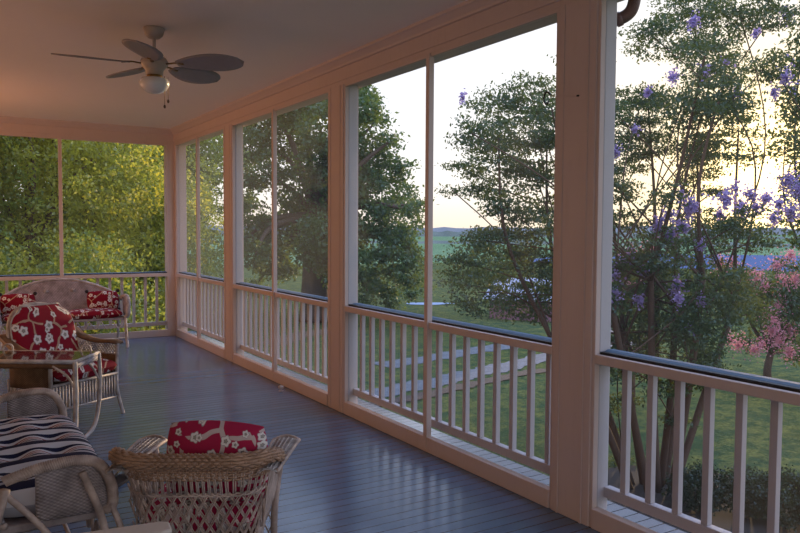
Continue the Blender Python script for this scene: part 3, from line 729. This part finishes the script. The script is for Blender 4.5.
# ------------------------------------------------------------------ vegetation
def leaves_obj(name, C, size, mat, parent, seed, aspect=.55, flat=0.0, loc=None):
    """one mesh of pointed leaf quads at the given centres (numpy n x 3)"""
    rs = np.random.RandomState(seed); n = len(C)
    d = rs.normal(size=(n, 3)); d[:, 2] *= (1-flat); d /= np.linalg.norm(d, axis=1)[:, None]
    q = rs.normal(size=(n, 3)); s = np.cross(d, q); s /= np.linalg.norm(s, axis=1)[:, None]+1e-9
    L = size*rs.uniform(.6, 1.3, n)[:, None]
    V = np.stack([C-d*L/2, C+s*L*aspect/2-d*L*.08, C+d*L/2, C-s*L*aspect/2-d*L*.08], 1).reshape(-1, 3).astype(np.float32)
    me = bpy.data.meshes.new(name); me.vertices.add(4*n); me.vertices.foreach_set('co', V.ravel())
    me.loops.add(4*n); me.loops.foreach_set('vertex_index', np.arange(4*n, dtype=np.int32))
    me.polygons.add(n); me.polygons.foreach_set('loop_start', np.arange(0, 4*n, 4, dtype=np.int32))
    me.materials.append(MT[mat]); me.update(calc_edges=True)
    o = bpy.data.objects.new(name, me); COL.objects.link(o); o.parent = parent
    return o
def blob_points(blobs, per, rs, clump=14, cl_r=.35, shell=.5, sq=.85, cq=.6):
    """leaf centres: clumps near the surface of each blob (x, y, z, r)"""
    out = []
    for (x, y, z, r) in blobs:
        n = max(3, int(per*r*r/clump)); d = rs.normal(size=(n, 3)); d /= np.linalg.norm(d, axis=1)[:, None]
        rad = r*(shell+(1-shell)*rs.uniform(0, 1, n)**.5)
        cc = np.array([x, y, z])+d*rad[:, None]*np.array([1, 1, sq])
        k = rs.poisson(clump, n)+1
        out.append(np.repeat(cc, k, 0)+rs.normal(size=(k.sum(), 3))*cl_r*np.array([1, 1, cq]))
    return np.concatenate(out)
def limbs(mb, base, r0, fork, targets, rs, n=6):
    """trunk from base to the fork, then curving limbs to each target"""
    base = Vector(base); fork = Vector(fork)
    mb.tube(bez([base, base.lerp(fork, .5)+Vector((rs.normal()*.05, rs.normal()*.05, 0)), fork], 5), [r0*(1.25-.35*k/10) for k in range(11)], 8)
    for t in targets:
        t = Vector(t); L = (t-fork).length
        mid = fork.lerp(t, .5)+Vector((rs.normal(), rs.normal(), .6+rs.normal()*.4))*L*.09
        pth = bez([fork, mid, t], n); m = len(pth); mb.tube(pth, [max(r0*.42*(1-.85*k/(m-1)), .008) for k in range(m)], 5)
def tree(name, label, base, blobs, per, size, mat, barkm, r0, fork, seed, cat='tree', group=None, nlimb=14, cl_r=.3, shell=.5, clump=14, kind=None):
    t = thing(name, base, 0, label, cat, group); rs = np.random.RandomState(seed); B = Vector(base)
    loc = [(x-B.x, y-B.y, z-B.z, r) for x, y, z, r in blobs]
    C = blob_points(loc, per, rs, clump, cl_r, shell); C = C[C[:, 2] > .05]
    leaves_obj('foliage', C, size, mat, t, seed+1)
    mb = MB(); fk = Vector(fork)-B
    idx = rs.permutation(len(loc))[:nlimb]
    limbs(mb, (0, 0, 0), r0, fk, [loc[i][:3] for i in idx], rs); mb.build('trunk', barkm, t)
    return t
def crown(cx, cy, z0, z1, R, n, rs, r=(.7, 1.2)):
    out = []
    for _ in range(n):
        a = rs.uniform(0, 2*PI); q = rs.uniform(0, 1)**.6; zz = rs.uniform(0, 1); w_ = math.sin(PI*min(1, .12+zz*.85))**.6
        out.append((cx+math.cos(a)*R*q*w_, cy+math.sin(a)*R*q*w_, z0+(z1-z0)*zz, rs.uniform(*r)))
    return out
# trees past the far end of the porch
far = [(-5.6, 17.5, 2.4, 8.5, 'leaf_d', 'brownish green tree at the left edge beyond the far end screen'),
       (-3.4, 15.2, 2.0, 7.2, 'leaf_g', 'mid green tree behind the mullion of the far end screen'),
       (-1.55, 16.0, 2.0, 6.5, 'leaf_y', 'bright yellow green tree in the middle right of the far end screen'),
       (.1, 18.2, 2.0, 8.4, 'leaf_y', 'tall yellow green tree behind the corner post'),
       (1.9, 20.5, 1.9, 7.5, 'leaf_g', 'green tree seen through the short bay beside the corner'),
       (-8.4, 20.0, 2.8, 9.5, 'leaf_d', 'dark tree past the left edge, behind the brownish tree'),
       (-4.6, 23.0, 3.0, 11.0, 'leaf_d', 'tall dark tree behind the mid green tree at the far end'),
       (-.6, 24.0, 3.0, 11.0, 'leaf_g', 'tall tree rising behind the bright yellow green tree'),
       (3.2, 27.0, 2.6, 11.0, 'leaf_g', 'tall shaded tree left of the oak in the second bay')]
for i, (x, y, R, h, mt, lab) in enumerate(far):
    rs = np.random.RandomState(40+i)
    tree('tree', lab, (x, y, ZG), crown(x, y, ZG+.5, ZG+h, R, 46 if R > 1.95 else 40, rs, (.6, 1.15)), 1700, .085 if y < 19 else .12, mt, 'bark', .16, (x, y, ZG+2.0), 60+i, group='trees beyond the far end of the porch', cl_r=.13, shell=.72, clump=20)
# low bright undergrowth at the foot of those trees
rs = np.random.RandomState(5)
for i, (x, y, lab) in enumerate([(-3.9, 13.6, 'low leafy bush below the far end screen, behind the loveseat'), (-2.2, 14.0, 'low yellow green bush behind the far end railing near its mullion'), (-.6, 14.2, 'low green bush behind the far end railing beside the corner post')]):
    tree('bush', lab, (x, y, ZG), crown(x, y, ZG+.3, ZG+2.6, 1.2, 22, rs, (.4, .7)), 1500, .08, ('leaf_g', 'leaf_y', 'leaf_g')[i], 'bark', .05, (x, y, ZG+.5), 90+i, 'bush', 'bushes at the far end', nlimb=6, cl_r=.16)
# big oak
ob = at(314, 322, z=ZG); DO = 26.0
rs = np.random.RandomState(77)
opx = [(300, 70, 30), (340, 85, 26), (268, 95, 28), (360, 110, 22), (330, 130, 34), (285, 140, 34), (372, 150, 24), (388, 175, 22), (345, 180, 32), (300, 190, 34), (260, 170, 28), (250, 130, 22), (402, 195, 16), (392, 215, 24), (365, 215, 28), (330, 225, 30), (280, 230, 26), (250, 215, 22), (255, 255, 18), (270, 265, 16), (375, 245, 24), (398, 255, 24), (412, 275, 16), (385, 280, 22), (355, 265, 20), (412, 292, 10), (368, 292, 14), (240, 245, 16), (295, 110, 30), (320, 55, 24), (378, 120, 12), (362, 95, 14), (410, 210, 10), (345, 290, 12), (400, 240, 20), (418, 205, 7), (416, 225, 8), (392, 140, 9), (372, 100, 9), (420, 262, 8), (404, 165, 9), (424, 285, 7), (352, 78, 10), (285, 75, 18), (245, 160, 14), (244, 200, 12), (365, 185, 20), (320, 160, 26), (310, 255, 14), (340, 250, 22), (256, 285, 12), (390, 300, 9), (270, 250, 20), (285, 268, 18), (300, 240, 20), (325, 262, 18), (262, 230, 22), (318, 235, 22), (338, 278, 14), (255, 145, 22), (280, 110, 24), (312, 100, 26)]
ob_bl = []
for (u, v, r) in opx:
    p = at(u, v, D=DO+rs.uniform(-2.2, 2.2)); ob_bl.append((p.x, p.y, p.z, r*DO/FPX*.80))
tree('oak_tree', 'big dark spreading oak tree on the lawn between the second and third bays', (ob.x, ob.y, ZG), ob_bl, 3000, .15, 'leaf_o', 'bark', .42, tuple(at(314, 215, D=DO)), 78, nlimb=22, cl_r=.17, clump=26, shell=.72)
# crape myrtle, many stems
mbx = Vector(at(655, 487, z=ZG)); rs = np.random.RandomState(101)
my = thing('crape_myrtle', (mbx.x, mbx.y, ZG), 0, 'tall many-stemmed crape myrtle with purple blossoms nearest the porch rail', 'tree')
cl = [(500, 112, 34), (530, 92, 26), (470, 132, 20), (538, 135, 26), (492, 152, 30), (462, 168, 16), (530, 172, 30), (485, 186, 22), (545, 118, 18), (505, 205, 26), (540, 210, 24), (520, 235, 32), (480, 240, 26), (462, 262, 24), (500, 268, 36), (540, 262, 32), (478, 292, 30), (520, 302, 32), (548, 300, 28), (455, 285, 12), (452, 190, 8), (575, 130, 30), (580, 220, 34), (580, 290, 36), (585, 60, 24)]
cr_ = [(690, 10, 44), (740, 14, 36), (655, 38, 30), (704, 58, 36), (775, 12, 26), (762, 70, 20), (640, 106, 34), (682, 106, 34), (728, 108, 22), (648, 150, 30), (620, 186, 24), (692, 150, 28), (625, 135, 24), (630, 222, 20), (704, 238, 40), (742, 222, 24), (662, 252, 36), (642, 284, 36), (692, 288, 40), (724, 286, 36), (618, 262, 24), (652, 322, 36), (704, 325, 40), (620, 332, 26), (745, 315, 26), (760, 240, 22), (715, 190, 12), (665, 195, 18), (605, 300, 24), (640, 365, 22), (690, 372, 24), (620, 400, 16), (612, 110, 16), (612, 368, 18), (662, 388, 18), (706, 362, 20), (608, 436, 12), (624, 466, 14), (676, 424, 12), (690, 345, 26), (640, 345, 22)]
bl = []
for (u, v, r) in cl+cr_:
    D = 9.0+rs.uniform(-1.1, 1.1); p = at(u, v, D=D); bl.append((p.x-mbx.x, p.y-mbx.y, p.z-ZG, r*D/FPX))
C = blob_points(bl, 11500, rs, 38, .085, .15, .75, .30)
extra = []
mb = MB()
stems = [(-.42, .1), (-.30, -.1), (-.18, -.16), (-.08, .12), (.04, -.05), (.12, .16), (.22, .0), (.34, -.08), (0, -.24), (-.24, .2)]
for i, (sx, sy) in enumerate(stems):
    tgt = [bl[k][:3] for k in range(len(bl)) if k % len(stems) == i]
    a = Vector((sx*.8, sy, 0)); fk = Vector((sx*3.6, sy*2.5, 1.9+.35*(i % 3)))
    limbs(mb, a, .040, fk, tgt, rs, 7)
    # slender upright leaders
    top = fk+Vector((sx*1.6, rs.normal()*.4, 2.3)); extra += [(top.x, top.y, top.z, .26), (top.x+.1, top.y, top.z-.35, .3)]
    mb.tube(bez([fk, fk.lerp(top, .5)+Vector((rs.normal()*.1, .1, 0)), top], 6), [.03-.02*k/12 for k in range(13)], 5)
mb.build('trunk', 'bark2', my)
leaves_obj('foliage', np.concatenate([C, blob_points(extra, 9000, rs, 38, .085, .15, .75, .30)]), .047, 'leaf_m', my, 102, .5)
def blossoms(pts, Drange, seed, mat, parent, base, rad=.085):
    rs = np.random.RandomState(seed); out = []
    for (u, v, s) in pts:
        p = at(u, v, D=rs.uniform(*Drange)); n = int(150*s*s)+30
        d = rs.normal(size=(n, 3)); d /= np.linalg.norm(d, axis=1)[:, None]
        out.append(np.array([p.x-base.x, p.y-base.y, p.z-ZG])+d*(rad*s*np.abs(rs.normal(size=n))*.62)[:, None]*np.array([1, 1, 1.25])+np.array([rs.normal(), rs.normal(), 0])*.02)
    return leaves_obj('blossoms', np.concatenate(out), .036, mat, parent, seed+1, .9)
pur = [(688, 205, 1.3), (726, 199, 1.4), (669, 214, 1.1), (670, 235, 1.2), (684, 227, .9), (630, 258, 1.1), (645, 270, .9), (657, 229, .8), (750, 195, 1.1), (767, 199, 1.0), (772, 218, 1.0), (673, 286, 1.1), (616, 293, 1.0), (616, 152, .8), (706, 72, 1.1), (670, 78, .9), (690, 22, .9), (739, 91, .8), (462, 98, .6), (700, 300, .7), (640, 300, .8), (680, 300, .8), (622, 262, .8), (738, 205, .8), (694, 210, .9), (722, 215, .8), (700, 245, .8), (655, 262, .8), (662, 222, .9), (742, 212, .8), (758, 208, .9), (780, 205, .9), (680, 195, .8), (733, 188, .8), (612, 275, .9), (692, 330, .6), (648, 92, .6), (728, 60, .6), (756, 34, .6), (634, 130, .6)]
blossoms(pur, (8.0, 8.6), 110, 'purple', my, mbx)
# second myrtle at the right edge of view, pink bushes behind
m2 = Vector(at(835, 440, z=ZG)); rs = np.random.RandomState(120)
t2 = thing('crape_myrtle', (m2.x, m2.y, ZG), 0, 'purple flowering myrtle branch reaching in at the right edge of view', 'tree')
bl2 = []
for (u, v, r) in [(800, 60, 30), (788, 100, 20), (805, 130, 34), (785, 145, 18), (800, 180, 24), (830, 100, 50), (840, 180, 50), (800, 215, 22), (835, 30, 45), (778, 75, 12), (850, 250, 40), (795, 240, 14)]:
    D = 10.5+rs.uniform(-.8, .8); p = at(u, v, D=D); bl2.append((p.x-m2.x, p.y-m2.y, p.z-ZG, r*D/FPX))
leaves_obj('foliage', blob_points(bl2, 4200, rs, 20, .08, .25), .07, 'leaf_m', t2, 121, .5)
mb = MB()
for i, sx in enumerate((-.15, .05, .2)): limbs(mb, (sx, 0, 0), .06, (sx*3, .1, 2.4), [q[:3] for q in bl2[i::3]], rs)
mb.build('trunk', 'bark2', t2)
blossoms([(786, 78, 1.2), (784, 17, .9), (791, 181, 1.6), (791, 213, 1.2), (800, 190, 1.3), (772, 93, .8)], (9.3, 9.8), 123, 'purple', t2, m2, .11)
for j, (u, v, D, pts, bp_, lab) in enumerate([
    (770, 372, 15.0, [(756, 290, 22), (775, 305, 24), (790, 290, 22), (800, 320, 26), (770, 335, 18), (735, 275, 14), (720, 268, 10), (785, 270, 12), (745, 340, 12), (800, 350, 18), (815, 300, 30)],
     [(756, 276, 1.6), (735, 262, 1.2), (720, 264, 1.2), (788, 255, 1.3), (777, 265, 1.2), (782, 281, 1.2), (797, 279, 1.4), (770, 320, 1.6), (780, 340, 1.6), (740, 345, 1.3), (790, 352, 1.4), (780, 305, 1.5), (730, 340, 1.1), (762, 345, 1.2), (772, 330, 1.3), (790, 330, 1.2), (755, 350, 1.1), (765, 285, 1.0)], 'pink flowering crape myrtle bush on the lawn at the right edge of view'),
    (632, 345, 13.0, [(625, 275, 16), (640, 262, 14), (650, 285, 18), (622, 300, 16), (640, 310, 16)],
     [(632, 252, 1.2), (622, 268, 1.0), (640, 262, 1.0), (650, 250, 1.1), (628, 285, .9)], 'small pink flowering bush seen between the stems of the large myrtle')]):
    pb = Vector(at(u, v, D=D)); rs = np.random.RandomState(130+j)
    tp = thing('flowering_bush', (pb.x, pb.y, ZG), 0, lab, 'bush'); q = []
    for (a, c, r) in pts:
        p = at(a, c, D=D+rs.uniform(-.6, .6)); q.append((p.x-pb.x, p.y-pb.y, p.z-ZG, r*D/FPX))
    leaves_obj('foliage', blob_points(q, 4200, rs, 16, .10, .3), .09, 'leaf_m', tp, 131+j, .5)
    mb = MB(); limbs(mb, (0, 0, 0), .07, (0, 0, .7), [k[:3] for k in q], rs); mb.build('trunk', 'bark2', tp)
    blossoms(bp_, (D-.9, D-.6), 140+j, 'pink', tp, pb, .14)
# clipped shrubs and stones by the porch
for i, (u, v, r, lab) in enumerate([(697, 512, .26, 'round dark shrub beside the myrtle stems, first from the left'), (742, 518, .27, 'round dark shrub in the middle of the bed below the nearest railing'), (783, 523, .30, 'round dark shrub by the right edge, beside the pale stone'), (829, 530, .3, 'round dark shrub past the right edge of view')]):
    p = at(u, v, z=ZG); rs = np.random.RandomState(150+i)
    tree('shrub', lab, (p.x, p.y, ZG), [(p.x+rs.uniform(-.1, .1), p.y+rs.uniform(-.1, .1), ZG+.24+rs.uniform(-.06, .1), r*1.05) for _ in range(7)], 9000, .036, 'leaf_s', 'bark', .02, (p.x, p.y, ZG+.1), 151+i, 'shrub', 'shrubs below the railing', nlimb=4, cl_r=.035)
def rock(u, v, r, seed, lab):
    p = at(u, v, z=ZG); bm = bmesh.new(); bmesh.ops.create_icosphere(bm, subdivisions=3, radius=r); rr = random.Random(seed)
    ph = [rr.uniform(0, 6) for _ in range(6)]
    for vv in bm.verts:
        c = vv.co/r; k = 1+.16*math.sin(3*c.x+ph[0])+.12*math.sin(4*c.y+ph[1])+.1*math.sin(5*c.z+ph[2]); vv.co = Vector((vv.co.x*k*1.2, vv.co.y*k*.9, vv.co.z*k*.6))
    me = bpy.data.meshes.new('rock'); bm.to_mesh(me); bm.free(); me.materials.append(MT['stone'])
    for f in me.polygons: f.use_smooth = True
    o = bpy.data.objects.new('rock', me); COL.objects.link(o); o.location = (p.x, p.y, ZG+r*.35); tag(o, lab, 'rock')
rock(767, 509, .13, 3, 'pale stone between two dark shrubs below the railing')
rock(682, 499, .12, 4, 'pale stone at the foot of the myrtle stems')

# ------------------------------------------------------------------ sky and lights
w = bpy.data.worlds.new('sky'); SC.world = w; w.use_nodes = True; nt = w.node_tree; nt.nodes.clear(); g = NT(nt)
out = nt.nodes.new('ShaderNodeOutputWorld'); bg = nt.nodes.new('ShaderNodeBackground')
dirv = g.coord('Generated'); z = g.xyz(dirv)[2]
base = g.ramp(g.math('MULTIPLY_ADD', z, .5, .5, clamp=True), [(.40, (.20, .24, .25)), (.50, (.92, .80, .66)), (.52, (.98, .92, .84)), (.545, (.98, .97, .96)), (.64, (.80, .88, 1.0)), (.74, (1.0, 1.30, 2.0)), (1.0, (1.0, 1.35, 2.2))])
dt = g.n('VectorMath', operation='DOT_PRODUCT'); g.put(dt.inputs[0], dirv); dt.inputs[1].default_value = SUNV
dd = g.math('MAXIMUM', dt.outputs['Value'], 0)
glow = g.mix(1.0, g.mix(g.math('POWER', dd, 22), (0, 0, 0), (.30, .17, .03)), g.mix(g.math('POWER', dd, 260), (0, 0, 0), (2.0, 1.4, .55)), 'ADD')
cl_n = g.noise(g.mapping(dirv, (1, 1, 4)), 2.2, 4)
basec = g.mix(g.math('MULTIPLY', g.ramp(cl_n.outputs[0], [(.5, (0, 0, 0)), (.7, (1, 1, 1))]), .35), base, (1.02, 1.0, 1.0))
basec = g.mix(g.math('MULTIPLY', g.math('POWER', dd, 60), .85), basec, (1.05, .84, .42))
nt.links.new(g.mix(1.0, basec, glow, 'ADD'), bg.inputs[0]); bg.inputs[1].default_value = 1.0
nt.links.new(bg.outputs[0], out.inputs[0])
def lamp(name, typ, loc, energy, col, **kw):
    d = bpy.data.lights.new(name, typ); d.energy = energy; d.color = col
    for k, v in kw.items(): setattr(d, k, v)
    o = bpy.data.objects.new(name, d); COL.objects.link(o); o.location = loc; return o
s = lamp('evening_sun', 'SUN', (20, 12, 10), 3.8, (1.0, .68, .36), angle=math.radians(1.2)); s.rotation_euler = SUNV.to_track_quat('Z', 'Y').to_euler()
# added warm fills at the unseen house wall, standing in for sun bounce
for (y, e) in ((9.0, 24), (5.8, 6)):
    a = lamp('added_fill', 'AREA', (XH+.12, y, 1.9), e, (1.0, .42, .20), shape='RECTANGLE', size=1.6, size_y=1.4); a.rotation_euler = (0, -PI/2, 0)

a = lamp('added_fill', 'AREA', (-3.1, -2.7, 2.1), 18, (1.0, .84, .80), shape='RECTANGLE', size=1.2, size_y=1.2)  # added soft fill behind the camera, brightens the near furniture
a.rotation_euler = (Vector((-3.1, -2.7, 2.1))-Vector((-2.2, 3.5, .5))).to_track_quat('Z', 'Y').to_euler()
